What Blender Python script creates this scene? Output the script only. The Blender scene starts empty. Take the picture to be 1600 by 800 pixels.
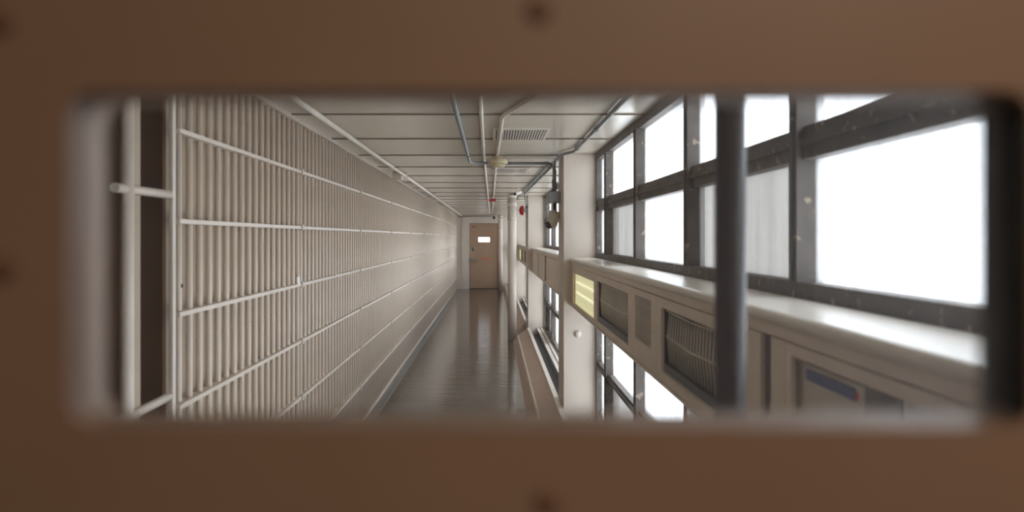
import bpy, bmesh, math, random
from mathutils import Vector, Matrix
random.seed(7)
PI = math.pi
scn = bpy.context.scene
COL = scn.collection

# ------------------------------------------------------------------ camera, world, lights, exposure
F = 1300.0            # focal length in pixels of the 1600x800 frame
H = 1.62              # eye height
cam_d = bpy.data.cameras.new('camera')
cam = bpy.data.objects.new('camera', cam_d); COL.objects.link(cam)
cam.location = (0, 0, H); cam.rotation_euler = (PI/2, 0, 0)
cam_d.sensor_width = 36.0; cam_d.sensor_fit = 'HORIZONTAL'
cam_d.lens = F/1600*36.0
cam_d.shift_x = 30/1600; cam_d.shift_y = -29/1600
cam_d.clip_start = 0.02; cam_d.clip_end = 200
cam_d.dof.use_dof = True; cam_d.dof.focus_distance = 8.0; cam_d.dof.aperture_fstop = 3.1
scn.camera = cam

w = bpy.data.worlds.new('overcast_sky'); scn.world = w; w.use_nodes = True
bg = w.node_tree.nodes['Background']
bg.inputs[0].default_value = (0.96, 0.97, 1.0, 1); bg.inputs[1].default_value = 5.0

def area(name, loc, rot, sx, sy, power, col):
    l = bpy.data.lights.new(name, 'AREA'); l.shape = 'RECTANGLE'; l.size = sx; l.size_y = sy
    l.energy = power; l.color = col
    o = bpy.data.objects.new(name, l); COL.objects.link(o); o.location = loc; o.rotation_euler = rot
    return o
area('door_fill_light', (0.38, -0.50, 2.24), (0, 0, 0), 0.4, 0.3, 7.2, (1.0, 0.80, 0.62))  # unseen warm fill added to brighten the near face of the door

vs = scn.view_settings
vs.view_transform = 'Standard'; vs.look = 'None'; vs.gamma = 1; vs.exposure = 0.0; vs.use_curve_mapping = False
scn.cycles.max_bounces = 10; scn.cycles.diffuse_bounces = 7; scn.cycles.glossy_bounces = 4
scn.cycles.transparent_max_bounces = 12; scn.cycles.transmission_bounces = 4
scn.cycles.sample_clamp_indirect = 6.0
scn.cycles.caustics_reflective = False; scn.cycles.caustics_refractive = False
scn.cycles.use_denoising = True

# ------------------------------------------------------------------ materials
def srgb(r, g, b):
    f = lambda c: (c/255/12.92) if c/255 <= 0.04045 else ((c/255+0.055)/1.055)**2.4
    return (f(r), f(g), f(b), 1)

def mat(name, col, rough=0.5, metal=0.0, var=0.06, scale=6.0, stretch=(1, 1, 1), bump=0.0, chip=None, chip_at=0.62, chip_scale=30.0, spec=0.5):
    m = bpy.data.materials.new(name); m.use_nodes = True
    nt = m.node_tree; b = nt.nodes['Principled BSDF']; N = nt.nodes.new; L = nt.links.new
    b.inputs['Roughness'].default_value = rough; b.inputs['Metallic'].default_value = metal
    b.inputs['Specular IOR Level'].default_value = spec
    tc = N('ShaderNodeTexCoord'); mp = N('ShaderNodeMapping'); mp.inputs['Scale'].default_value = stretch
    L(tc.outputs['Object'], mp.inputs[0])
    nz = N('ShaderNodeTexNoise'); nz.inputs['Scale'].default_value = scale; nz.inputs['Detail'].default_value = 4
    L(mp.outputs[0], nz.inputs['Vector'])
    cr = N('ShaderNodeValToRGB')
    cr.color_ramp.elements[0].position = 0.3; cr.color_ramp.elements[1].position = 0.7
    cr.color_ramp.elements[0].color = tuple(c*(1-var) for c in col[:3])+(1,)
    cr.color_ramp.elements[1].color = tuple(min(1, c*(1+var)) for c in col[:3])+(1,)
    L(nz.outputs[0], cr.inputs[0])
    out = cr.outputs[0]
    if chip:
        n2 = N('ShaderNodeTexNoise'); n2.inputs['Scale'].default_value = chip_scale; n2.inputs['Detail'].default_value = 5
        L(tc.outputs['Object'], n2.inputs['Vector'])
        c2 = N('ShaderNodeValToRGB'); c2.color_ramp.elements[0].position = chip_at; c2.color_ramp.elements[1].position = chip_at+0.05
        L(n2.outputs[0], c2.inputs[0])
        mx = N('ShaderNodeMixRGB'); mx.inputs[2].default_value = chip
        L(c2.outputs[0], mx.inputs[0]); L(out, mx.inputs[1]); out = mx.outputs[0]
    L(out, b.inputs['Base Color'])
    if bump:
        bp = N('ShaderNodeBump'); bp.inputs['Strength'].default_value = bump; bp.inputs['Distance'].default_value = 0.004
        L(nz.outputs[0], bp.inputs['Height']); L(bp.outputs[0], b.inputs['Normal'])
    return m

def pane_mat(name, tint, streak=0.0):
    m = bpy.data.materials.new(name); m.use_nodes = True
    nt = m.node_tree; nt.nodes.clear(); N = nt.nodes.new; L = nt.links.new
    o = N('ShaderNodeOutputMaterial'); tr = N('ShaderNodeBsdfTransparent'); tl = N('ShaderNodeBsdfTranslucent'); gl = N('ShaderNodeBsdfGlossy')
    gl.inputs['Roughness'].default_value = 0.25
    tc = N('ShaderNodeTexCoord'); mp = N('ShaderNodeMapping'); mp.inputs['Scale'].default_value = (1, 14, 0.6)
    nz = N('ShaderNodeTexNoise'); nz.inputs['Scale'].default_value = 1.5; nz.inputs['Detail'].default_value = 5
    L(tc.outputs['Object'], mp.inputs[0]); L(mp.outputs[0], nz.inputs['Vector'])
    cr = N('ShaderNodeValToRGB'); cr.color_ramp.elements[0].position = 0.3; cr.color_ramp.elements[1].position = 0.7
    cr.color_ramp.elements[0].color = tuple(c*(1-streak) for c in tint)+(1,)
    cr.color_ramp.elements[1].color = tuple(tint)+(1,)
    L(nz.outputs[0], cr.inputs[0]); L(cr.outputs[0], tr.inputs[0]); L(cr.outputs[0], tl.inputs[0])
    m1 = N('ShaderNodeMixShader'); m1.inputs[0].default_value = 0.25
    L(tr.outputs[0], m1.inputs[1]); L(tl.outputs[0], m1.inputs[2])
    m2 = N('ShaderNodeMixShader'); m2.inputs[0].default_value = 0.03
    L(m1.outputs[0], m2.inputs[1]); L(gl.outputs[0], m2.inputs[2]); L(m2.outputs[0], o.inputs[0])
    return m

def film_haze_glass(name):
    """thin security glass with a greasy film and painted reflection haze, thicker towards its right side"""
    m = bpy.data.materials.new(name); m.use_nodes = True
    nt = m.node_tree; nt.nodes.clear(); N = nt.nodes.new; L = nt.links.new
    o = N('ShaderNodeOutputMaterial'); tr = N('ShaderNodeBsdfTransparent'); gl = N('ShaderNodeBsdfGlossy'); tl = N('ShaderNodeBsdfTranslucent')
    tr.inputs[0].default_value = (0.97, 0.98, 0.97, 1); gl.inputs['Roughness'].default_value = 0.02
    tl.inputs[0].default_value = (0.62, 0.66, 0.72, 1)
    tc = N('ShaderNodeTexCoord'); nz = N('ShaderNodeTexNoise'); nz.inputs['Scale'].default_value = 14; nz.inputs['Detail'].default_value = 2
    L(tc.outputs['Object'], nz.inputs['Vector'])
    sp = N('ShaderNodeSeparateXYZ'); L(tc.outputs['Object'], sp.inputs[0])
    mr = N('ShaderNodeMapRange'); mr.inputs[1].default_value = 0.06; mr.inputs[2].default_value = 0.19; mr.inputs[3].default_value = 0.0; mr.inputs[4].default_value = 0.24  # reflection haze painted in along with the film, denser to the right
    L(sp.outputs[0], mr.inputs[0])
    mu = N('ShaderNodeMath'); mu.operation = 'MULTIPLY'; L(nz.outputs[0], mu.inputs[0]); L(mr.outputs[0], mu.inputs[1])
    ad = N('ShaderNodeMath'); ad.operation = 'ADD'; ad.inputs[1].default_value = 0.025; L(mu.outputs[0], ad.inputs[0])
    m1 = N('ShaderNodeMixShader'); L(ad.outputs[0], m1.inputs[0]); L(tr.outputs[0], m1.inputs[1]); L(tl.outputs[0], m1.inputs[2])
    fr = N('ShaderNodeFresnel'); fr.inputs[0].default_value = 1.45
    m2 = N('ShaderNodeMixShader'); L(fr.outputs[0], m2.inputs[0]); L(m1.outputs[0], m2.inputs[1]); L(gl.outputs[0], m2.inputs[2])
    L(m2.outputs[0], o.inputs[0])
    return m

def emit_mat(name, col, strength):
    m = bpy.data.materials.new(name); m.use_nodes = True
    b = m.node_tree.nodes['Principled BSDF']
    b.inputs['Base Color'].default_value = col; b.inputs['Emission Color'].default_value = col
    b.inputs['Emission Strength'].default_value = strength; b.inputs['Roughness'].default_value = 0.3
    return m

BEIGE = srgb(205, 192, 176)
M = {}
M['bars'] = mat('beige_bar_paint', srgb(216, 201, 184), 0.38, var=0.05, chip=srgb(150, 128, 108), chip_at=0.70)
M['flat'] = mat('light_bar_paint', srgb(212, 200, 186), 0.35, var=0.04)
M['backing'] = mat('beige_wall_paint', srgb(166, 148, 128), 0.6, var=0.08, scale=3)
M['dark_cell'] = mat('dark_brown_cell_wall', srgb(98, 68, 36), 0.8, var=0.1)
M['ceiling'] = mat('ceiling_panel_paint', srgb(214, 204, 188), 0.26, var=0.05, scale=1.3)
M['groove'] = mat('ceiling_groove', srgb(70, 62, 54), 0.7)
M['batten'] = mat('shade_toned_joint_strip', srgb(118, 103, 90), 0.6)  # shade on the hanging joint lips is put into this darker colour
M['wall'] = mat('cream_wall_paint', srgb(220, 209, 196), 0.5, var=0.04, scale=2)
M['door'] = mat('brown_door_paint', srgb(170, 140, 113), 0.45, var=0.05, scale=3)
M['plate'] = mat('tan_brown_door_paint', srgb(158, 132, 113), 0.5, var=0.05, scale=9)
M['screw'] = mat('dark_screw_steel', srgb(128, 98, 80), 0.6, metal=0.0)
M['frame'] = mat('weathered_grey_window_paint', srgb(88, 81, 75), 0.6, var=0.25, scale=12, chip=srgb(150, 136, 118), chip_at=0.62, chip_scale=26)
M['sill'] = mat('cream_ledge_enamel', srgb(226, 219, 208), 0.28, var=0.04)
M['cab'] = mat('cream_cabinet_enamel', srgb(222, 208, 192), 0.4, var=0.05)
M['dark'] = mat('dark_recess', srgb(52, 50, 50), 0.6)
M['blackblue'] = mat('dark_blue_grey_metal', srgb(70, 74, 80), 0.45)
M['greyback'] = mat('dull_grey_brown_metal', srgb(108, 98, 90), 0.6)
M['wire'] = mat('pale_wire', srgb(228, 226, 214), 0.35)
M['reflect'] = mat('grey_wavy_sheet', srgb(172, 166, 164), 0.42, metal=0.1, var=0.2, scale=2.5, stretch=(1, 0.6, 6), bump=0.6)
M['grey_conduit'] = mat('blue_grey_conduit', srgb(140, 146, 148), 0.35, metal=0.3)
M['white_conduit'] = mat('cream_conduit', srgb(222, 214, 202), 0.35)
M['steel'] = mat('galvanised_steel', srgb(150, 152, 152), 0.35, metal=0.5)
M['detector'] = mat('cream_plastic', srgb(218, 204, 168), 0.4)
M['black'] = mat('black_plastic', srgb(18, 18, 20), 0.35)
M['rust'] = mat('dark_rusty_pipe', srgb(44, 36, 35), 0.38, metal=0.0, var=0.3, scale=10, stretch=(1, 1, 0.3))
M['red'] = mat('red_enamel', srgb(190, 22, 26), 0.35)
M['orange'] = mat('faded_orange_stencil', srgb(225, 105, 45), 0.6, var=0.1)
M['brownpatch'] = mat('faded_orange_brown_stencil', srgb(188, 134, 98), 0.6, var=0.08)
M['blue'] = mat('blue_print', srgb(62, 74, 128), 0.5)
M['card'] = mat('pale_card', srgb(205, 196, 184), 0.5)
M['paper'] = mat('white_paper', srgb(245, 245, 242), 0.6)
M['rustspot'] = mat('rust_spot', srgb(72, 38, 28), 0.8)
M['cover'] = mat('brown_cover_paint', srgb(178, 152, 132), 0.4, var=0.05)
M['coveredge'] = mat('cream_cover_cap', srgb(224, 215, 203), 0.35)
M['gutter'] = mat('grey_floor_border', srgb(118, 120, 120), 0.35, var=0.12)
M['grey_gap'] = mat('dark_grey_gap', srgb(56, 58, 58), 0.6)
M['lens'] = emit_mat('yellow_lamp_lens', (0.74, 0.71, 0.42, 1), 0.70)
M['tube'] = emit_mat('lens_highlight_glow', (1.0, 0.96, 0.70, 1), 0.72)  # glow that stands in for the two bright reflections on the lens
M['pane'] = pane_mat('frosted_white_pane', (0.93, 0.95, 0.98), 0.10)
M['pane_grey'] = pane_mat('frosted_grey_pane', (0.41, 0.405, 0.40), 0.14)
M['film'] = film_haze_glass('film_haze_security_glass')

# polished floor
def floor_mat():
    m = mat('polished_dark_floor', srgb(62, 50, 36), 0.11, var=0.22, scale=1.6, stretch=(1.6, 0.7, 1), spec=0.36)
    nt = m.node_tree; b = nt.nodes['Principled BSDF']; N = nt.nodes.new; L = nt.links.new
    tc = N('ShaderNodeTexCoord')
    mp = N('ShaderNodeMapping'); mp.inputs['Scale'].default_value = (1.5, 9, 1)
    nz = N('ShaderNodeTexNoise'); nz.inputs['Scale'].default_value = 1.2; nz.inputs['Detail'].default_value = 3
    L(tc.outputs['Object'], mp.inputs[0]); L(mp.outputs[0], nz.inputs['Vector'])
    bp = N('ShaderNodeBump'); bp.inputs['Strength'].default_value = 0.4; bp.inputs['Distance'].default_value = 0.01
    L(nz.outputs[0], bp.inputs['Height']); L(bp.outputs[0], b.inputs['Normal'])
    return m
M['floor'] = floor_mat()

# ------------------------------------------------------------------ mesh helpers (world coordinates, origin moved to the parent's base)
class MB:
    def __init__(s): s.bm = bmesh.new()
    def box(s, a, b, bevel=0):
        x0, x1 = sorted((a[0], b[0])); y0, y1 = sorted((a[1], b[1])); z0, z1 = sorted((a[2], b[2]))
        v = [s.bm.verts.new(p) for p in ((x0,y0,z0),(x1,y0,z0),(x1,y1,z0),(x0,y1,z0),(x0,y0,z1),(x1,y0,z1),(x1,y1,z1),(x0,y1,z1))]
        fs = [s.bm.faces.new([v[i] for i in q]) for q in ((0,3,2,1),(4,5,6,7),(0,1,5,4),(1,2,6,5),(2,3,7,6),(3,0,4,7))]
        if bevel:
            es = list({e for f in fs for e in f.edges})
            bmesh.ops.bevel(s.bm, geom=es, offset=bevel, segments=3, affect='EDGES', profile=0.5)
        return s
    def tube(s, pts, r, n=12, fillet=0.0, caps=True):
        P = [Vector(p) for p in pts]
        if fillet and len(P) > 2:
            Q = [P[0]]
            for i in range(1, len(P)-1):
                a, b, c = P[i-1], P[i], P[i+1]
                d1 = (a-b).normalized(); d2 = (c-b).normalized()
                k = min(fillet, (a-b).length*0.45, (c-b).length*0.45)
                p0, p2 = b+d1*k, b+d2*k
                for t in [j/6 for j in range(7)]:
                    Q.append(p0*(1-t)**2+b*2*t*(1-t)+p2*t*t)
            Q.append(P[-1]); P = Q
        rings = []; up = None
        for i, p in enumerate(P):
            t = (P[min(i+1, len(P)-1)]-P[max(i-1, 0)]).normalized()
            if up is None: up = t.orthogonal().normalized()
            up = (up-t*up.dot(t)).normalized(); sd = t.cross(up)
            rr = r[i] if isinstance(r, (list, tuple)) else r
            rings.append([s.bm.verts.new(p+(up*math.cos(2*PI*k/n)+sd*math.sin(2*PI*k/n))*rr) for k in range(n)])
        for a, b in zip(rings, rings[1:]):
            for k in range(n):
                f = s.bm.faces.new((a[k], a[(k+1) % n], b[(k+1) % n], b[k])); f.smooth = True
        if caps:
            s.bm.faces.new(rings[0][::-1]); s.bm.faces.new(rings[-1])
        return s
    def prism(s, prof, y0, y1):
        """(x,z) profile swept along Y"""
        a = [s.bm.verts.new((x, y0, z)) for x, z in prof]; b = [s.bm.verts.new((x, y1, z)) for x, z in prof]
        n = len(prof)
        s.bm.faces.new(a); s.bm.faces.new(b[::-1])
        for k in range(n): s.bm.faces.new((a[k], b[k], b[(k+1) % n], a[(k+1) % n]))
        return s
    def lathe(s, c, axis, prof, n=24):
        """prof: (radius, distance along axis)"""
        c = Vector(c); ax = Vector(axis).normalized(); u = ax.orthogonal().normalized(); v = ax.cross(u)
        rings = [[s.bm.verts.new(c+ax*h+(u*math.cos(2*PI*k/n)+v*math.sin(2*PI*k/n))*max(r, 1e-4)) for k in range(n)] for r, h in prof]
        for a, b in zip(rings, rings[1:]):
            for k in range(n):
                f = s.bm.faces.new((a[k], a[(k+1) % n], b[(k+1) % n], b[k])); f.smooth = True
        s.bm.faces.new(rings[0][::-1]); s.bm.faces.new(rings[-1])
        return s
    def holed(s, rect, hole, rad, y0, y1, seg=8):
        """plate in XZ with a rounded rectangular hole, between y0 and y1"""
        x0, z0, x1, z1 = rect; a0, c0, a1, c1 = hole
        inner = []
        for cx, cz, st in ((a1-rad, c1-rad, 0), (a0+rad, c1-rad, PI/2), (a0+rad, c0+rad, PI), (a1-rad, c0+rad, 1.5*PI)):
            inner += [(cx+rad*math.cos(st+PI/2*k/seg), cz+rad*math.sin(st+PI/2*k/seg)) for k in range(seg+1)]
        outer = [(x1, z1), (x0, z1), (x0, z0), (x1, z0)]
        vi = [[s.bm.verts.new((x, y, z)) for x, z in inner] for y in (y0, y1)]
        vo = [[s.bm.verts.new((x, y, z)) for x, z in outer] for y in (y0, y1)]
        n = len(inner); q = seg+1
        for L_ in (0, 1):
            for c in range(4):
                for k in range(seg):
                    s.bm.faces.new((vo[L_][c], vi[L_][c*q+k], vi[L_][c*q+k+1]))
                s.bm.faces.new((vo[L_][c], vi[L_][c*q+seg], vi[L_][((c+1)*q) % n], vo[L_][(c+1) % 4]))
        for k in range(n): s.bm.faces.new((vi[0][k], vi[0][(k+1) % n], vi[1][(k+1) % n], vi[1][k]))
        for k in range(4): s.bm.faces.new((vo[0][k], vo[0][(k+1) % 4], vo[1][(k+1) % 4], vo[1][k]))
        return s
    def build(s, name, m, parent=None, loc=None):
        bmesh.ops.recalc_face_normals(s.bm, faces=s.bm.faces)
        org = Vector((0, 0, 0))
        if parent is not None: org = wloc(parent)
        elif loc is not None: org = Vector(loc)
        bmesh.ops.translate(s.bm, verts=s.bm.verts, vec=-org)
        me = bpy.data.meshes.new(name); s.bm.to_mesh(me); s.bm.free()
        me.materials.append(M[m] if isinstance(m, str) else m)
        o = bpy.data.objects.new(name, me); COL.objects.link(o)
        if parent is not None: o.parent = parent
        else: o.location = org
        return o

def wloc(o):
    v = Vector((0, 0, 0))
    while o is not None: v += o.location; o = o.parent
    return v

def tag(o, label, cat, group=None):
    o['label'] = label; o['category'] = cat
    if group: o['group'] = group
    return o
def thing(name, loc, label, cat, group=None):
    o = bpy.data.objects.new(name, None); COL.objects.link(o); o.location = loc; o.empty_display_size = 0.1
    return tag(o, label, cat, group)
def struct(o, label, cat):
    o['kind'] = 'structure'; o['label'] = label; o['category'] = cat
    return o
def sempty(name, loc, label, cat):
    o = bpy.data.objects.new(name, None); COL.objects.link(o); o.location = loc; o.empty_display_size = 0.1
    return struct(o, label, cat)
def cyl(c0, c1, r, n=16): return MB().tube([c0, c1], r, n)
def Z(h): return H+h

XB, XW, YE, CZ = -1.15, 0.90, 26.26, 2.32      # bar plane, window plane, end wall, ceiling
PIL = [6.90, 13.85, 20.80]; PW = 0.50

# ------------------------------------------------------------------ setting
struct(MB().box((-2.4, -1.7, -0.1), (1.05, 27.6, 0)).build('floor', 'floor'), 'polished dark grey floor of the long walkway', 'floor')
c = MB().box((-2.4, -1.7, CZ+0.012), (1.05, YE+0.2, CZ+0.15))
struct(c.build('ceiling', 'groove'), 'off white ceiling of wide boards over the walkway', 'ceiling')
cp = MB(); y = 5.85-1.165*5
ys = [0.345] + [5.85+1.165*k for k in range(-4, 18)] + [YE-0.001]
for a, b in zip(ys, ys[1:]):
    if b-a > 0.02: cp.box((-1.189, a+0.006, CZ-0.004), (XW+0.06, b-0.006, CZ+0.012))
struct(cp.build('trim_1', 'ceiling'), 'off white ceiling boards with dark crosswise joints', 'ceiling boards')

bt = MB()
for yy in ys[1:-1]: bt.box((-1.189, yy-0.010, CZ-0.011), (XW+0.05, yy+0.010, CZ-0.0045))
struct(bt.build('trim_7', 'batten'), 'narrow joint strips between the ceiling boards, toned brown for shade', 'ceiling strips')

wl = MB().box((-1.35, 3.03, 0), (-1.19, YE, CZ+0.012)).box((-1.35, 0.345, 0), (-1.19, 1.9, CZ+0.012))
struct(wl.build('wall_left', 'backing'), 'beige painted wall close behind the bars', 'wall')
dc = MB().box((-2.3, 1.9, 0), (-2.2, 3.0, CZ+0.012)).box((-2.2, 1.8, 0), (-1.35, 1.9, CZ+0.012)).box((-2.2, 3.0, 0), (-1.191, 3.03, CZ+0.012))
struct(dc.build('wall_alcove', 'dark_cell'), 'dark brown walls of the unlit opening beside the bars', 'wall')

# end wall with a doorway
DX0, DX1, DZ1 = -0.735, 0.185, 2.065
we = MB().box((-1.35, YE, 0), (DX0, YE+0.15, CZ+0.012)).box((DX1, YE, 0), (1.05, YE+0.15, CZ+0.012)).box((DX0, YE, DZ1), (DX1, YE+0.15, CZ+0.012))
struct(we.build('wall_far', 'wall'), 'cream end wall around the far brown door', 'wall')
# near wall with doorway, unseen walls behind the viewer added to block sky light
NX0, NX1, NZ1 = -0.46, 0.50, 2.10
wn = MB().box((-1.35, 0.27, 0), (NX0, 0.345, CZ+0.012)).box((NX1, 0.27, 0), (1.05, 0.345, CZ+0.012)).box((NX0, 0.27, NZ1), (NX1, 0.345, CZ+0.012))
struct(wn.build('wall_near', 'wall'), 'wall that holds the door with the viewing slot', 'wall')
wb = MB().box((-1.35, -1.7, 0), (-1.25, 0.27, CZ+0.012)).box((0.95, -1.7, 0), (1.05, 0.27, CZ+0.012)).box((-1.25, -1.7, 0), (0.95, -1.6, CZ+0.012))
struct(wb.build('wall_back', 'plate'), 'unseen brown walls behind the viewing slot, added to block the sky', 'wall')
# right wall: low kerb, spandrel behind the cabinets
wr = MB().box((XW-0.02, 0.345, 0), (1.05, YE, 0.09))
ybs = [(0.345, PIL[0])] + [(p+PW, q) for p, q in zip(PIL, PIL[1:]+[YE])]
for a, b in ybs: wr.box((XW-0.02, a, 1.05), (XW+0.06, b, 1.44))
struct(wr.build('wall_right', 'wall'), 'cream wall strips below and between the two bands of windows', 'wall')
for i, p in enumerate(PIL):
    o = MB().box((0.585, p, 0), (1.05, p+PW, CZ-0.003), 0.006).build('trim_%d' % (i+2), 'wall')
    struct(o, ['nearest cream pilaster with the round white cap', 'second cream pilaster beside the tall white pipe', 'third cream pilaster near the far end'][i], 'pilaster')
g = MB().box((XB, 0.4, 0), (-1.045, YE-0.002, 0.006))
struct(g.build('trim_5', 'gutter'), 'grey border strip on the floor at the foot of the bars', 'floor border')

# ------------------------------------------------------------------ windows, one bank per bay, floor to ceiling
def mull_ys(far, near):
    out = [far-0.66]
    while out[-1]-1.30 > near+0.1: out.append(out[-1]-1.30)
    return out
for bi, (a, b) in enumerate(ybs):
    wroot = sempty('window_%d' % (bi+1), (XW, a, 0.09),
        ['nearest window bank with grey weathered frames, upper and lower', 'second window bank beyond the nearest pilaster',
         'third window bank beyond the tall white pipe', 'farthest window bank beside the end door'][bi], 'window')
    X0, X1 = XW-0.045, XW+0.02
    ms = mull_ys(b, a)
    # frame around the two bands
    for (z0, z1, zm, hr) in ((1.44, CZ-0.005, Z(0.262), 0.045), (0.09, 1.05, 0.565, 0.03)):
        fr = MB().box((X0, a, z0), (X1, b, z0+0.055)).box((X0, a, z1-0.055), (X1, b, z1)).box((X0, b-0.05, z0+0.055), (X1, b, z1-0.055)).box((X0, a, z0+0.055), (X1, a+0.05, z1-0.055))
        fr.build('window_frame', 'frame', wroot)
        MB().box((X0+0.008, a+0.05, zm-hr), (X1, b-0.05, zm+hr)).box((X0-0.004, a+0.05, zm-0.008), (X0+0.008, b-0.05, zm+0.008)).build('transom', 'frame', wroot)
        for y in ms:
            MB().box((X0-0.012, y-0.03, z0+0.055), (X1, y+0.03, z1-0.055)).box((X0-0.02, y-0.008, z0+0.055), (X0-0.012, y+0.008, z1-0.055)).build('mullion', 'frame', wroot)
        edges = [b-0.05] + ms + [a+0.05]
        for row, (p0, p1) in enumerate(((z0+0.055, zm-hr), (zm+hr, z1-0.055))):
            for k in range(len(edges)-1):
                y1 = edges[k]-(0.03 if k else 0); y0 = edges[k+1]+(0.03 if k+2 < len(edges) else 0)
                if y1-y0 < 0.05: continue
                # putty bead and glass
                grey = (z0 > 1 and row == 0 and k in (1, 3) and bi == 0) or (z0 < 1 and row == 0 and k == 1)
                pn = MB().box((XW-0.004, y0-0.01, p0-0.01), (XW+0.002, y1+0.01, p1+0.01)).build('pane', 'pane_grey' if grey else 'pane', wroot)
    # inner ledge under the lower band
    MB().box((0.735, a, 0.095), (XW-0.02, b, 0.11)).build('window_ledge', 'coveredge', wroot)
    MB().box((0.74, a, 0.0), (0.75, b, 0.095)).build('ledge_apron', 'grey_gap', wroot)
    MB().box((0.78, a, 0.11), (0.79, b, 0.118)).box((0.83, a, 0.11), (0.84, b, 0.118)).build('ledge_bead', 'frame', wroot)

# grey trough floor between covers and ledge
struct(MB().box((0.585, 0.4, 0), (0.74, YE-0.002, 0.004)).build('trim_6', 'grey_gap'), 'dark grey trough under the windows', 'trough')

# ------------------------------------------------------------------ near door with the viewing slot
SL = (-0.152, Z(-0.0685), 0.193, Z(0.0525))
d1 = sempty('door_1', (0.02, 0.30, 0), 'brown steel door seen close up with a glazed viewing slot', 'door')
MB().holed((-0.44, 0.01, 0.48, 2.08), SL, 0.010, 0.3005, 0.3265).build('door_leaf', 'plate', d1)
MB().holed((-0.30, Z(-0.16), 0.34, Z(0.145)), SL, 0.010, 0.2975, 0.3005).build('slot_frame', 'plate', d1)
MB().box((-0.153, 0.3120, SL[1]-0.001), (0.194, 0.3128, SL[3]+0.001)).build('slot_glass', 'film', d1)
MB().box((0.1905, 0.2985, SL[1]+0.004), (0.1929, 0.3262, SL[3]-0.004)).build('slot_shade_strip', 'black', d1)  # black strip added to darken the shaded right side of the slot
for sx, sz in ((842, 15), (855, 785), (5, 420), (2, 35)):
    x = (sx-770)/F*0.2975; z = H+(371-sz)/F*0.2975
    MB().lathe((x, 0.2975, z), (0, -1, 0), [(0.0050, 0), (0.0046, 0.0010), (0.0020, 0.0016), (0.001, 0.0016)], 20).build('screw', 'screw', d1)
MB().box((NX0, 0.275, 0), (-0.442, 0.34, NZ1)).box((0.482, 0.275, 0), (NX1, 0.34, NZ1)).box((-0.442, 0.275, 2.083), (0.482, 0.34, NZ1)).build('door_frame', 'plate', d1)

# dark pipe standing just beyond the slot
t = thing('steel_pipe', (0.288, 1.0, 0), 'dark rusty steel pipe standing blurred in front of the windows', 'pipe')
x = (1141-770)/F*1.0
t.location.x = x
cyl((x, 1.0, 0.01), (x, 1.0, CZ-0.02), 0.0185, 32).build('pipe', 'rust', t)
MB().lathe((x, 1.0, 0), (0, 0, 1), [(0.05, 0), (0.05, 0.012), (0.022, 0.02)]).build('floor_flange', 'rust', t)
MB().lathe((x, 1.0, CZ-0.004), (0, 0, -1), [(0.045, 0), (0.045, 0.012), (0.022, 0.02)]).build('ceiling_flange', 'rust', t)

# ------------------------------------------------------------------ barred grilles on the left
FL = [0.345, 0.677, 1.008, 1.342, 1.678, 2.005]
PITCH = 0.1087
ords = ['nearest', 'second', 'third', 'fourth', 'fifth', 'sixth', 'seventh', 'eighth', 'ninth', 'farthest']
starts = [2.99+0.002, 4.92]
while len(starts) < 10: starts.append(starts[-1]+2.174)
ends = [s-0.004 for s in starts[1:]] + [YE-0.01]
gext = ['with a dark rust spot on its first bar', 'starting at the scrap of white paper', 'from the viewing slot, between the second and fourth', 'from the viewing slot, before the ceiling box',
        'from the viewing slot, under the far ceiling boards', 'of the row, counted from the viewing slot', 'of the row, halfway to the end door', 'of the row, well down the walkway', 'of the row, one before the end wall', 'of the row, meeting the end wall']
barmesh = None
for gi, (a, b) in enumerate(zip(starts, ends)):
    t = thing('bar_grille', (XB, a, 0), '%s beige barred grille %s' % (ords[gi], gext[gi]), 'barred grille', 'barred grilles along the left side')
    n = int(round((b-a)/PITCH)); y = a+0.05
    while y < b-0.02:
        if barmesh is None:
            o = cyl((XB, y, 0.012), (XB, y, CZ-0.012), 0.0128, 14).build('bar', 'bars', t)
            o.data.transform(Matrix.Translation((0, -(y-a), 0))); o.location = (0, y-a, 0); barmesh = o.data
        else:
            o = bpy.data.objects.new('bar', barmesh); COL.objects.link(o); o.parent = t; o.location = (0, y-a, 0)
        y += PITCH
    for z in FL:
        MB().box((XB-0.018, a, z-0.009), (XB+0.026, b, z+0.009), 0.002).build('flat_rail', 'flat', t)
        MB().box((XB+0.012, b-0.030, z-0.016), (XB+0.036, b+0.001, z+0.018), 0.002).build('joint_clip', 'flat', t)
    MB().box((XB-0.02, a, CZ-0.03), (XB+0.02, b, CZ-0.005)).build('head_rail', 'flat', t)
    MB().box((XB-0.02, a, 0.008), (XB+0.02, b, 0.03)).build('foot_rail', 'bars', t)
    if gi == 0:
        MB().lathe((XB+0.0122, 3.045, 1.443), (1, 0, 0), [(0.008, -0.003), (0.009, 0.001), (0.004, 0.003)], 9).build('rust_spot', 'rustspot', t)
pp = MB(); v = [(XB+0.022, 4.79, 1.351), (XB+0.022, 4.845, 1.351), (XB+0.018, 4.85, 1.39), (XB+0.02, 4.825, 1.402), (XB+0.02, 4.785, 1.385)]
a_ = [pp.bm.verts.new(q) for q in v]; b_ = [pp.bm.verts.new((q[0]+0.006, q[1], q[2])) for q in v]
pp.bm.faces.new(a_); pp.bm.faces.new(b_[::-1])
for k in range(5): pp.bm.faces.new((a_[k], b_[k], b_[(k+1) % 5], a_[(k+1) % 5]))
tag(pp.build('paper_scrap', 'paper', loc=(XB+0.025, 4.82, 1.35)), 'small white scrap of paper stuck on a rail of the bars', 'paper')

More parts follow.
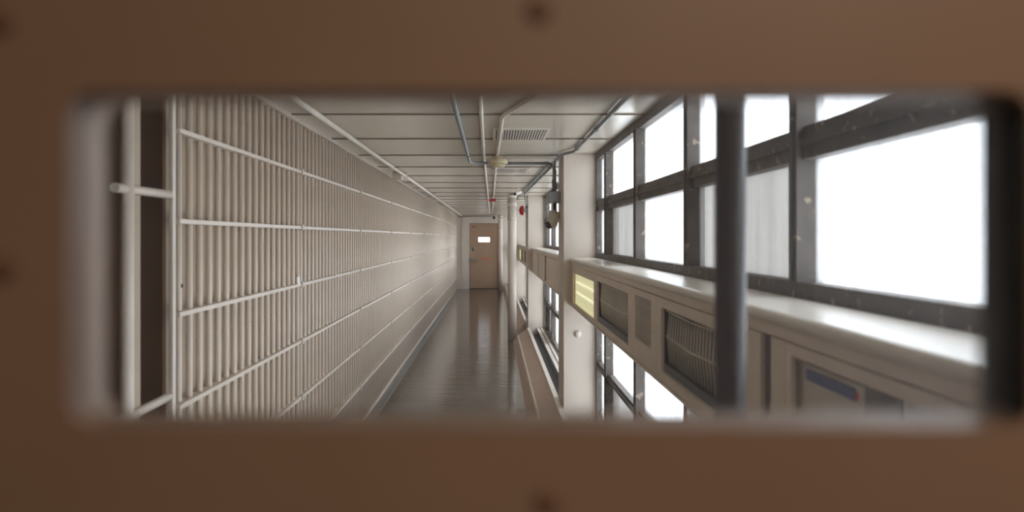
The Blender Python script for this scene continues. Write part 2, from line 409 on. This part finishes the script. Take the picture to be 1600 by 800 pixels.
# gate frame nearest the slot, dark opening behind
t = thing('gate_frame', (XB, 2.63, 0), 'pale steel gate frame at the dark opening, left of the first grille', 'gate frame')
cyl((XB, 2.615, 0.005), (XB, 2.615, CZ-0.01), 0.021, 20).build('post', 'flat', t)
MB().box((XB-0.018, 2.665, 0.005), (XB-0.002, 2.72, CZ-0.01)).build('stop_strip', 'backing', t)
MB().box((XB-0.002, 2.955, 0.005), (XB+0.014, 2.985, CZ-0.01), 0.003).build('post', 'flat', t)
for z in (Z(0.152), Z(-0.565)):
    cyl((XB, 2.53, z), (XB, 2.956, z), 0.015, 14).build('rail', 'flat', t)

# ------------------------------------------------------------------ cabinets under the windows
XC = 0.65
def cabinet(a, b, secs, label):
    t = thing('convector_cabinet', (0.76, a, 1.05), label, 'cabinet', 'cream cabinets under the windows')
    e = 0.004
    MB().box((XC+0.012, a, 1.05), (XW-0.022, b-0.002, 1.062)).box((XC+0.10, a, 1.062), (XC+0.11, b-0.002, 1.4195)).box((XC+0.012, b-0.016, 1.062), (XC+0.10, b-0.002, 1.4195)).build('housing', 'cab', t)
    MB().box((XC-0.014, a, 1.420), (XW-0.046, b-0.002, 1.452), 0.013).build('top_ledge', 'sill', t)
    MB().box((XC, a, Z(-0.228)), (XC+0.012, b-0.002, 1.4195)).build('fascia', 'cab', t)
    MB().box((XC, a, 1.050), (XC+0.012, b-0.002, 1.064)).build('bottom_strip', 'cab', t)
    zt, zb = Z(-0.232), 1.068
    for (y0, y1, kind, o) in secs:
        y0 += e/2; y1 -= e/2
        if kind == 'plain':
            MB().box((XC, y0, zb), (XC+0.012, y1, zt), 0.002).build('panel', 'cab', t); continue
        if kind == 'gap':
            continue
        oy0, oy1, oz0, oz1 = o
        p = MB().box((XC, y0, zb), (XC+0.012, oy0, zt)).box((XC, oy1, zb), (XC+0.012, y1, zt)).box((XC, oy0, zb), (XC+0.012, oy1, oz0)).box((XC, oy0, oz1), (XC+0.012, oy1, zt))
        p = p.build('panel', 'cab', t)
        if kind == 'light':
            MB().box((XC+0.02, oy0-0.01, oz0-0.01), (XC+0.03, oy1+0.01, oz1+0.01)).build('lamp_lens', 'lens', p)
            for q in (0.36, 0.70):
                zz = oz0+(oz1-oz0)*q
                cyl((XC+0.016, oy0+0.1, zz), (XC+0.016, oy1-0.1, zz), 0.008, 12).build('lens_highlight', 'tube', p)  # bars painting bright reflections across the lens
        elif kind == 'louver':
            m = MB(); n = 20
            for i in range(n):
                zz = oz0+(oz1-oz0)*(i+0.3)/n
                m.box((XC+0.001, oy0, zz-0.002), (XC+0.006, oy1, zz+0.0025))
            m.build('louver', 'cab', p)
            MB().box((XC+0.02, oy0, oz0), (XC+0.024, oy1, oz1)).build('louver_backing', 'dark', p)
        elif kind == 'wire':
            MB().box((XC+0.085, oy0-0.02, oz0-0.01), (XC+0.095, oy1+0.02, oz1+0.01)).build('recess_back', 'backing' if oy0 % 6.95 > 3.5 else 'greyback', p)
            MB().box((XC+0.012, oy0-0.02, oz0-0.008), (XC+0.085, oy1+0.02, oz0+0.03)).box((XC+0.012, oy1, oz0), (XC+0.085, oy1+0.015, oz1)).build('recess_lining', 'blackblue', p)
            m = MB(); n = int(round((oy1-oy0)/0.0425))
            for i in range(n+1):
                yy = oy0+0.02+(oy1-oy0-0.04)*i/n
                m.tube([(XC+0.03, yy, oz0+0.03), (XC+0.022, yy, oz0+0.13), (XC+0.03, yy, oz1+0.005)], 0.0036, 6)
            for zz, sag in ((oz1-0.012, 0.006), (oz0+0.135, 0.010)):
                m.tube([(XC+0.02, oy0+0.005, zz), (XC+0.02, (oy0+oy1)/2, zz-sag), (XC+0.02, oy1-0.005, zz)], 0.0038, 8)
            m.build('wire_guard', 'wire', p)
        elif kind == 'device':
            MB().box((XC+0.085, oy0-0.02, oz0-0.01), (XC+0.095, oy1+0.02, oz1+0.01)).build('recess_back', 'dark', p)
            MB().box((XC+0.02, 1.50, oz0), (XC+0.085, 1.80, oz1-0.012)).build('control_box', 'card', p)
            MB().box((XC+0.018, 1.535, Z(-0.303)), (XC+0.02, 1.775, Z(-0.279))).build('blue_band', 'blue', p)
            MB().box((XC+0.018, 1.525, Z(-0.300)), (XC+0.02, 1.534, Z(-0.284))).build('red_mark', 'red', p)
            m = MB()
            for i in range(12):
                yy = oy0+0.02+i*0.034
                if yy < 1.48: m.box((XC+0.02, yy, oz0), (XC+0.05, yy+0.012, oz1-0.005))
            m.build('fin_grille', 'wire', p)
    return t
zt_, zb_ = Z(-0.27), 1.10
S1 = [(5.27, 6.88, 'light', (5.36, 6.74, 1.095, Z(-0.285))), (3.90, 5.27, 'wire', (4.0, 5.19, 1.10, zt_)), (3.31, 3.90, 'louver', (3.42, 3.80, 1.16, Z(-0.262))),
      (2.30, 3.31, 'wire', (2.40, 3.21, 1.105, zt_)), (2.02, 2.30, 'plain', None), (1.95, 2.02, 'gap', None), (1.85, 1.95, 'plain', None),
      (0.45, 1.85, 'device', (0.95, 1.815, 1.08, Z(-0.258)))]
cabinet(0.36, PIL[0], S1, 'nearest cream cabinet with the lit yellow lamp panel and wire guards')
b2 = PIL[1]
S2 = [(b2-0.25, b2-0.02, 'plain', None), (b2-0.34, b2-0.25, 'gap', None), (b2-1.8, b2-0.34, 'plain', None), (b2-1.95, b2-1.8, 'gap', None),
      (b2-3.4, b2-1.95, 'plain', None), (b2-3.7, b2-3.4, 'gap', None), (b2-4.9, b2-3.7, 'plain', None), (PIL[0]+PW+0.02, b2-4.9, 'plain', None)]
cabinet(PIL[0]+PW, b2, S2, 'second cream cabinet with narrow dark gaps between its panels')
dy = PIL[2]-PIL[0]
S3 = [(y0+dy, y1+dy, k, (o[0]+dy, o[1]+dy, o[2], o[3]) if o else None) for (y0, y1, k, o) in S1[:4]] + [(PIL[1]+PW+0.02, 2.30+dy, 'plain', None)]
cabinet(PIL[1]+PW, PIL[2], S3, 'third cream cabinet beyond the tall white pipe')
S4 = [(PIL[2]+PW+0.02, 23.0, 'plain', None), (23.0, 23.1, 'gap', None), (23.1, YE-0.02, 'plain', None)]
cabinet(PIL[2]+PW, YE, S4, 'farthest cream cabinet near the end wall')

# white cap on the first pilaster
o = MB().lathe((0.705, PIL[0], Z(-0.80)), (0, -1, 0), [(0.030, 0), (0.030, 0.008), (0.024, 0.016), (0.012, 0.022), (0.002, 0.024)], 24).build('wall_knob', 'sill', loc=(0.705, PIL[0], Z(-0.80)))
o.data.materials[0] = M['sill']
tag(o, 'small round white cap on the nearest pilaster below the cabinet', 'wall cap')

# ------------------------------------------------------------------ sloped floor covers on the right
seg = [(1.74, 5.20), (5.20, 8.70), (8.70, 12.20), (12.20, 13.05), (13.95, 15.7), (15.7, 19.2), (19.2, 22.7), (22.7, YE-0.01)]
names = ['closest section of the sloped brown pipe cover', 'section of sloped brown pipe cover at the nearest pilaster', 'section of sloped brown pipe cover between the first and second pilasters',
         'short end section of sloped pipe cover before the tall white pipe', 'short section of sloped pipe cover just beyond the tall white pipe',
         'section of sloped pipe cover beyond the second pilaster', 'section of sloped pipe cover by the third pilaster', 'last section of sloped pipe cover beside the end door']
for (a, b), nm in zip(seg, names):
    t = thing('pipe_cover', (0.5, a, 0), nm, 'pipe cover', 'sloped covers along the right edge of the floor')
    MB().prism([(0.315, 0.0), (0.395, 0.095), (0.55, 0.195), (0.55, 0.0)], a+0.024, b).build('sloped_face', 'cover', t)
    MB().prism([(0.395, 0.093), (0.394, 0.098), (0.548, 0.1985), (0.582, 0.206), (0.582, 0.0), (0.551, 0.0), (0.551, 0.196), (0.548, 0.1935)], a+0.0, a+0.0235).build('joint_strip', 'coveredge', t)
    MB().prism([(0.375, 0.085), (0.385, 0.102), (0.40, 0.108), (0.40, 0.0985)], a+0.024, b).build('edge_bead', 'coveredge', t)
    MB().prism([(0.535, 0.1865), (0.54, 0.207), (0.582, 0.207), (0.582, 0.0), (0.5505, 0.0), (0.5505, 0.1955)], a+0.024, b).build('cap_ledge', 'coveredge', t)

# ------------------------------------------------------------------ tall pipes
def tall_pipe(x, y, label):
    t = thing('tall_pipe', (x, y, 0), label, 'pipe', 'tall round pipes along the right side')
    cyl((x, y, 0.0), (x, y, Z(0.66)), 0.068, 32).build('pipe', 'wall', t)
    for h in (0.53, 0.30): cyl((x, y, Z(h)-0.03), (x, y, Z(h)+0.03), 0.073, 32).build('collar', 'wall', t)
    MB().lathe((x, y, Z(0.66)), (0, 0, 1), [(0.073, -0.03), (0.073, 0.012), (0.06, 0.02), (0.03, 0.022)]).build('cap', 'wall', t)
    cyl((x, y, Z(0.675)), (x, y, CZ-0.004), 0.03, 12).build('hanger', 'blackblue', t)
tall_pipe(0.305, 13.2, 'tall white round pipe standing at the end of the sloped cover')
tall_pipe(0.235, 25.6, 'farther white round pipe standing right beside the end door')

# ------------------------------------------------------------------ conduits under the ceiling
def conduit(pts, r, m, label, fil=0.12, coup=()):
    t = thing('conduit', pts[0], label, 'conduit')
    MB().tube(pts, r, 14, fil).build('pipe_run', m, t)
    for (p, d) in coup:
        p = Vector(p); d = Vector(d).normalized()
        cyl(p-d*0.03, p+d*0.03, r*1.35, 14).build('coupling', m, t)
    return t
hz = Z(0.665)
conduit([(-0.95, 0.36, hz), (-0.95, 26.0, hz)], 0.016, 'white_conduit', 'long cream conduit along the ceiling above the bars', coup=[((-0.95, y, hz), (0, 1, 0)) for y in (7.9, 10.6, 15, 20)])
t = thing('junction_box', (-0.985, 8.9, Z(0.62)), 'small cream junction box on the conduit above the bars', 'junction box')
MB().box((-1.06, 8.80, Z(0.615)), (-0.967, 9.00, Z(0.685)), 0.004).build('box', 'bars', t)
MB().box((-0.966, 8.985, Z(0.615)), (-0.92, 9.01, Z(0.695)), 0.003).build('cover', 'white_conduit', t)
conduit([(-0.18, 0.36, hz-0.013), (-0.20, 7.30, hz-0.013), (0.50, 7.32, hz-0.013), (0.548, 7.34, hz-0.06), (0.548, 7.34, Z(0.401))], 0.013, 'grey_conduit', 'blue grey conduit crossing the ceiling to the nearest pilaster', 0.18,
        [((-0.19, 6.6, hz-0.013), (0, 1, 0)), ((0.548, 7.34, Z(0.45)), (0, 0, 1))])
conduit([(-0.045, 0.36, hz+0.018), (-0.075, 6.8, hz+0.018), (-0.09, 24.3, hz+0.018)], 0.012, 'white_conduit', 'left of two cream conduits running along the middle of the ceiling', coup=[((-0.072, 6.2, hz+0.018), (0, 1, 0))])
conduit([(0.44, 3.0, hz+0.018), (0.055, 4.68, hz+0.018), (0.03, 7.5, hz+0.018), (-0.02, 24.3, hz+0.018)], 0.012, 'white_conduit', 'right cream conduit on the ceiling with a slanting near end', 0.08)
conduit([(0.655, 0.36, hz+0.01), (0.64, 6.55, hz+0.01), (0.56, 6.75, hz+0.01), (0.530, 7.10, hz-0.01), (0.530, 7.22, hz-0.06), (0.530, 7.22, Z(0.401))], 0.013, 'grey_conduit', 'blue grey conduit above the window bank, turning down the nearest pilaster', 0.10,
        [((0.645, 5.2, hz+0.01), (0, 1, 0)), ((0.640, 6.3, hz+0.01), (0, 1, 0)), ((0.530, 7.22, Z(0.47)), (0, 0, 1))])
conduit([(0.565, 7.6, hz+0.01), (0.49, 12.9, hz+0.01), (0.548, 13.5, hz-0.10), (0.565, 14.0, hz-0.14), (0.565, 14.0, Z(0.501))], 0.013, 'steel', 'steel conduit along the ceiling between the first and second pilasters', 0.12, [((0.53, 9.9, hz+0.01), (0.01, -1, 0))])
conduit([(0.51, 7.6, hz+0.01), (0.43, 13.2, hz+0.01), (0.40, 14.5, hz-0.02)], 0.010, 'grey_conduit', 'thinner grey conduit beside the steel one near the tall pipe', 0.1)
conduit([(-1.10, 26.1, Z(0.655)), (0.40, 26.1, Z(0.655))], 0.014, 'steel', 'steel conduit crossing above the end door')
conduit([(0.565, 13.99, Z(0.42)), (0.565, 13.99, 1.46)], 0.009, 'white_conduit', 'thin cream conduit down the second pilaster below the bell')

# smoke detector
t = thing('smoke_detector', (0.04, 6.9, CZ-0.004), 'cream round smoke detector hanging in the middle of the ceiling', 'smoke detector')
MB().lathe((0.04, 6.9, CZ-0.004), (0, 0, -1), [(0.045, 0.027), (0.045, 0.046), (0.082, 0.05), (0.082, 0.082), (0.078, 0.086), (0.02, 0.087)], 32).build('base', 'detector', t)
MB().lathe((0.045, 6.9, CZ-0.092), (0, 0, -1), [(0.060, 0), (0.060, 0.012), (0.052, 0.024), (0.01, 0.028)], 32).build('sensor_head', 'detector', t)
# ceiling vents
for y0, lb in ((5.28, 'nearer slatted ceiling vent, right of the cream conduits'), (8.30, 'farther slatted ceiling vent, beyond the smoke detector')):
    t = thing('ceiling_vent', (0.185, y0+0.3, CZ-0.004), lb, 'vent', 'slatted vents in the ceiling')
    x0, x1, y1 = 0.0, 0.365, y0+0.6; zc = CZ-0.004
    MB().box((x0, y0, zc-0.012), (x0+0.02, y1, zc)).box((x1-0.02, y0, zc-0.012), (x1, y1, zc)).box((x0+0.02, y0, zc-0.012), (x1-0.02, y0+0.025, zc)).box((x0+0.02, y1-0.025, zc-0.012), (x1-0.02, y1, zc)).build('vent_frame', 'sill', t)
    MB().box((x0+0.02, y0+0.025, zc-0.002), (x1-0.02, y1-0.025, zc-0.0005)).build('backing', 'dark', t)
    for i in range(18):
        xx = x0+0.028+i*0.0178
        MB().box((xx, y0+0.025, zc-0.010), (xx+0.010, y1-0.025, zc-0.003)).build('slat', 'sill', t)

# pan camera on the nearest pilaster
t = thing('security_camera', (0.55, 7.3, Z(0.20)), 'cream dome security camera hung on the nearest pilaster', 'security camera')
MB().box((0.480, 7.18, Z(0.30)), (0.584, 7.42, Z(0.40)), 0.006).build('mounting_box', 'steel', t)
cyl((0.545, 7.3, Z(0.22)), (0.545, 7.3, Z(0.30)), 0.016, 16).build('neck', 'blackblue', t)
MB().lathe((0.545, 7.3, Z(0.235)), (-0.25, -0.1, -1), [(0.02, 0), (0.045, 0.012), (0.052, 0.05), (0.052, 0.12), (0.044, 0.145), (0.02, 0.152)], 28).build('housing', 'sill', t)
MB().lathe((0.503, 7.28, Z(0.125)), (-0.8, -0.5, -0.9), [(0.034, 0), (0.034, 0.035), (0.022, 0.046), (0.01, 0.047)], 24).build('lens_hood', 'black', t)
# bullet camera near the tall pipe
t = thing('security_camera', (0.33, 11.8, CZ-0.004), 'small white bullet camera under the ceiling by the tall pipe', 'security camera')
MB().lathe((0.35, 11.8, CZ-0.004), (0, 0, -1), [(0.035, 0), (0.035, 0.01), (0.01, 0.014), (0.01, 0.03)]).build('mount', 'sill', t)
MB().lathe((0.40, 11.95, Z(0.655)), (-0.8, -0.9, -0.32), [(0.024, 0), (0.026, 0.01), (0.026, 0.12), (0.022, 0.13)]).build('housing', 'sill', t)
MB().lathe((0.323, 11.862, Z(0.622)), (-0.8, -0.9, -0.32), [(0.023, 0), (0.023, 0.02), (0.012, 0.026)]).build('lens', 'black', t)
# camera at the end
t = thing('security_camera', (0.02, 24.5, Z(0.60)), 'white box camera under the ceiling in front of the end door', 'security camera')
MB().box((-0.05, 24.5, Z(0.60)), (0.09, 24.7, Z(0.655)), 0.008).build('housing', 'sill', t)
cyl((0.02, 24.6, Z(0.655)), (0.02, 24.6, CZ-0.004), 0.012).build('mount', 'steel', t)
MB().lathe((0.035, 24.5, Z(0.585)), (0, -0.8, -0.4), [(0.045, -0.03), (0.045, 0.02), (0.03, 0.035), (0.01, 0.036)]).build('lens', 'blackblue', t)
# red bell
t = thing('alarm_bell', (0.585, 13.98, Z(0.45)), 'round red alarm bell on the second pilaster', 'alarm bell')
MB().box((0.515, 13.93, Z(0.42)), (0.5845, 14.03, Z(0.50)), 0.003).build('back_box', 'steel', t)
MB().lathe((0.515, 13.98, Z(0.455)), (-1, 0, 0), [(0.080, 0), (0.082, 0.012), (0.074, 0.045), (0.05, 0.065), (0.012, 0.07), (0.01, 0.078), (0.002, 0.079)], 28).build('gong', 'red', t)
# small red sign
t = thing('hanging_sign', (-0.01, 14.0, Z(0.625)), 'small red plate hanging under the two middle conduits', 'sign')
MB().box((-0.068, 13.99, Z(0.606)), (0.05, 14.01, Z(0.652)), 0.002).build('plate', 'red', t)
for x in (-0.05, 0.03): cyl((x, 14.0, Z(0.652)), (x, 14.0, CZ-0.004), 0.003, 8).build('hanger', 'steel', t)

# ------------------------------------------------------------------ far door
d2 = sempty('door_2', (-0.275, YE, 0), 'far brown steel door with a bright viewing slot', 'door')
fx0, fx1, fz0, fz1 = -0.462, -0.092, Z(-0.147), Z(0.006)
MB().holed((DX0+0.012, 0.02, DX1-0.012, DZ1-0.012), (fx0, fz0, fx1, fz1), 0.02, YE+0.03, YE+0.075).build('door_leaf', 'door', d2)
MB().box((DX0, YE+0.076, 0), (DX0+0.03, YE+0.12, DZ1)).box((DX1-0.03, YE+0.076, 0), (DX1, YE+0.12, DZ1)).box((DX0+0.03, YE+0.076, DZ1-0.03), (DX1-0.03, YE+0.12, DZ1)).box((DX0+0.03, YE+0.076, 0.012), (DX1-0.03, YE+0.12, 0.03)).build('door_stop', 'dark', d2)
MB().box((fx0, YE+0.05, fz0), (fx1, YE+0.055, fz1)).build('slot_glass', 'pane', d2)
MB().box((-0.985, YE-0.03, 0), (DX0, YE-0.0005, CZ-0.01)).box((DX0, YE-0.03, DZ1), (DX1+0.05, YE-0.0005, CZ-0.01)).box((DX1, YE-0.03, 0), (DX1+0.05, YE-0.0005, DZ1)).build('door_frame', 'wall', d2)
MB().box((DX0, YE+0.0, 0.0), (DX1, YE+0.10, 0.012)).build('threshold', 'dark', d2)
m = MB().box((-0.44, YE+0.024, Z(-0.33)), (-0.10, YE+0.0295, Z(-0.315))).box((-0.44, YE+0.024, Z(-0.175)), (-0.10, YE+0.0295, Z(-0.165))).box((-0.115, YE+0.024, Z(-0.315)), (-0.10, YE+0.0295, Z(-0.175)))
m.build('hatch_frame', 'cover', d2)
MB().box((-0.465, YE+0.02, Z(-0.36)), (-0.44, YE+0.0295, Z(-0.16))).build('hatch_hinge', 'brownpatch', d2)
m = MB(); m.lathe((-0.60, YE+0.03, Z(-0.355)), (0, -1, 0), [(0.055, 0), (0.05, 0.02), (0.03, 0.03)]); bmesh.ops.scale(m.bm, vec=(1, 1, 1.6), space=Matrix.Translation((0.6, 0, -Z(-0.355))), verts=m.bm.verts)
lp = m.build('lock_plate', 'steel', d2)
MB().box((-0.612, YE-0.01, Z(-0.40)), (-0.588, YE-0.0005, Z(-0.31))).build('keyhole_cover', 'dark', lp)
MB().box((-0.755, YE-0.045, Z(-0.735)), (-0.48, YE+0.0295, Z(-0.70)), 0.005).build('latch_bar', 'steel', d2)
MB().box((-0.60, YE+0.02, Z(-0.57)), (-0.46, YE+0.0295, Z(-0.55))).build('pull', 'cover', d2)
MB().box((-0.66, YE+0.024, Z(0.325)), (-0.55, YE+0.0295, Z(0.355))).build('number_plate', 'black', d2)
# faded stencil lettering, illegible at this distance: rows of short strokes
def stencil(x0, x1, z0, z1, m, n):
    s = MB(); wd = (x1-x0)/n
    for i in range(n):
        if i % 5 == 4: continue
        s.box((x0+wd*i+wd*0.12, YE+0.0285, z0), (x0+wd*(i+1)-wd*0.12, YE+0.0298, z1))
    s.build('stencil_marks', m, d2)
stencil(-0.37, -0.05, Z(-0.70), Z(-0.645), 'orange', 9)
stencil(-0.66, 0.09, Z(0.10), Z(0.155), 'brownpatch', 14)
MB().box((DX0-0.02, YE-0.04, Z(-0.78)), (DX0+0.01, YE-0.03, Z(-0.66))).build('strike_plate', 'steel', d2)
MB().box((-0.10, YE+0.02, 2.01), (-0.02, YE+0.0295, 2.03)).build('closer_tab', 'door', d2)
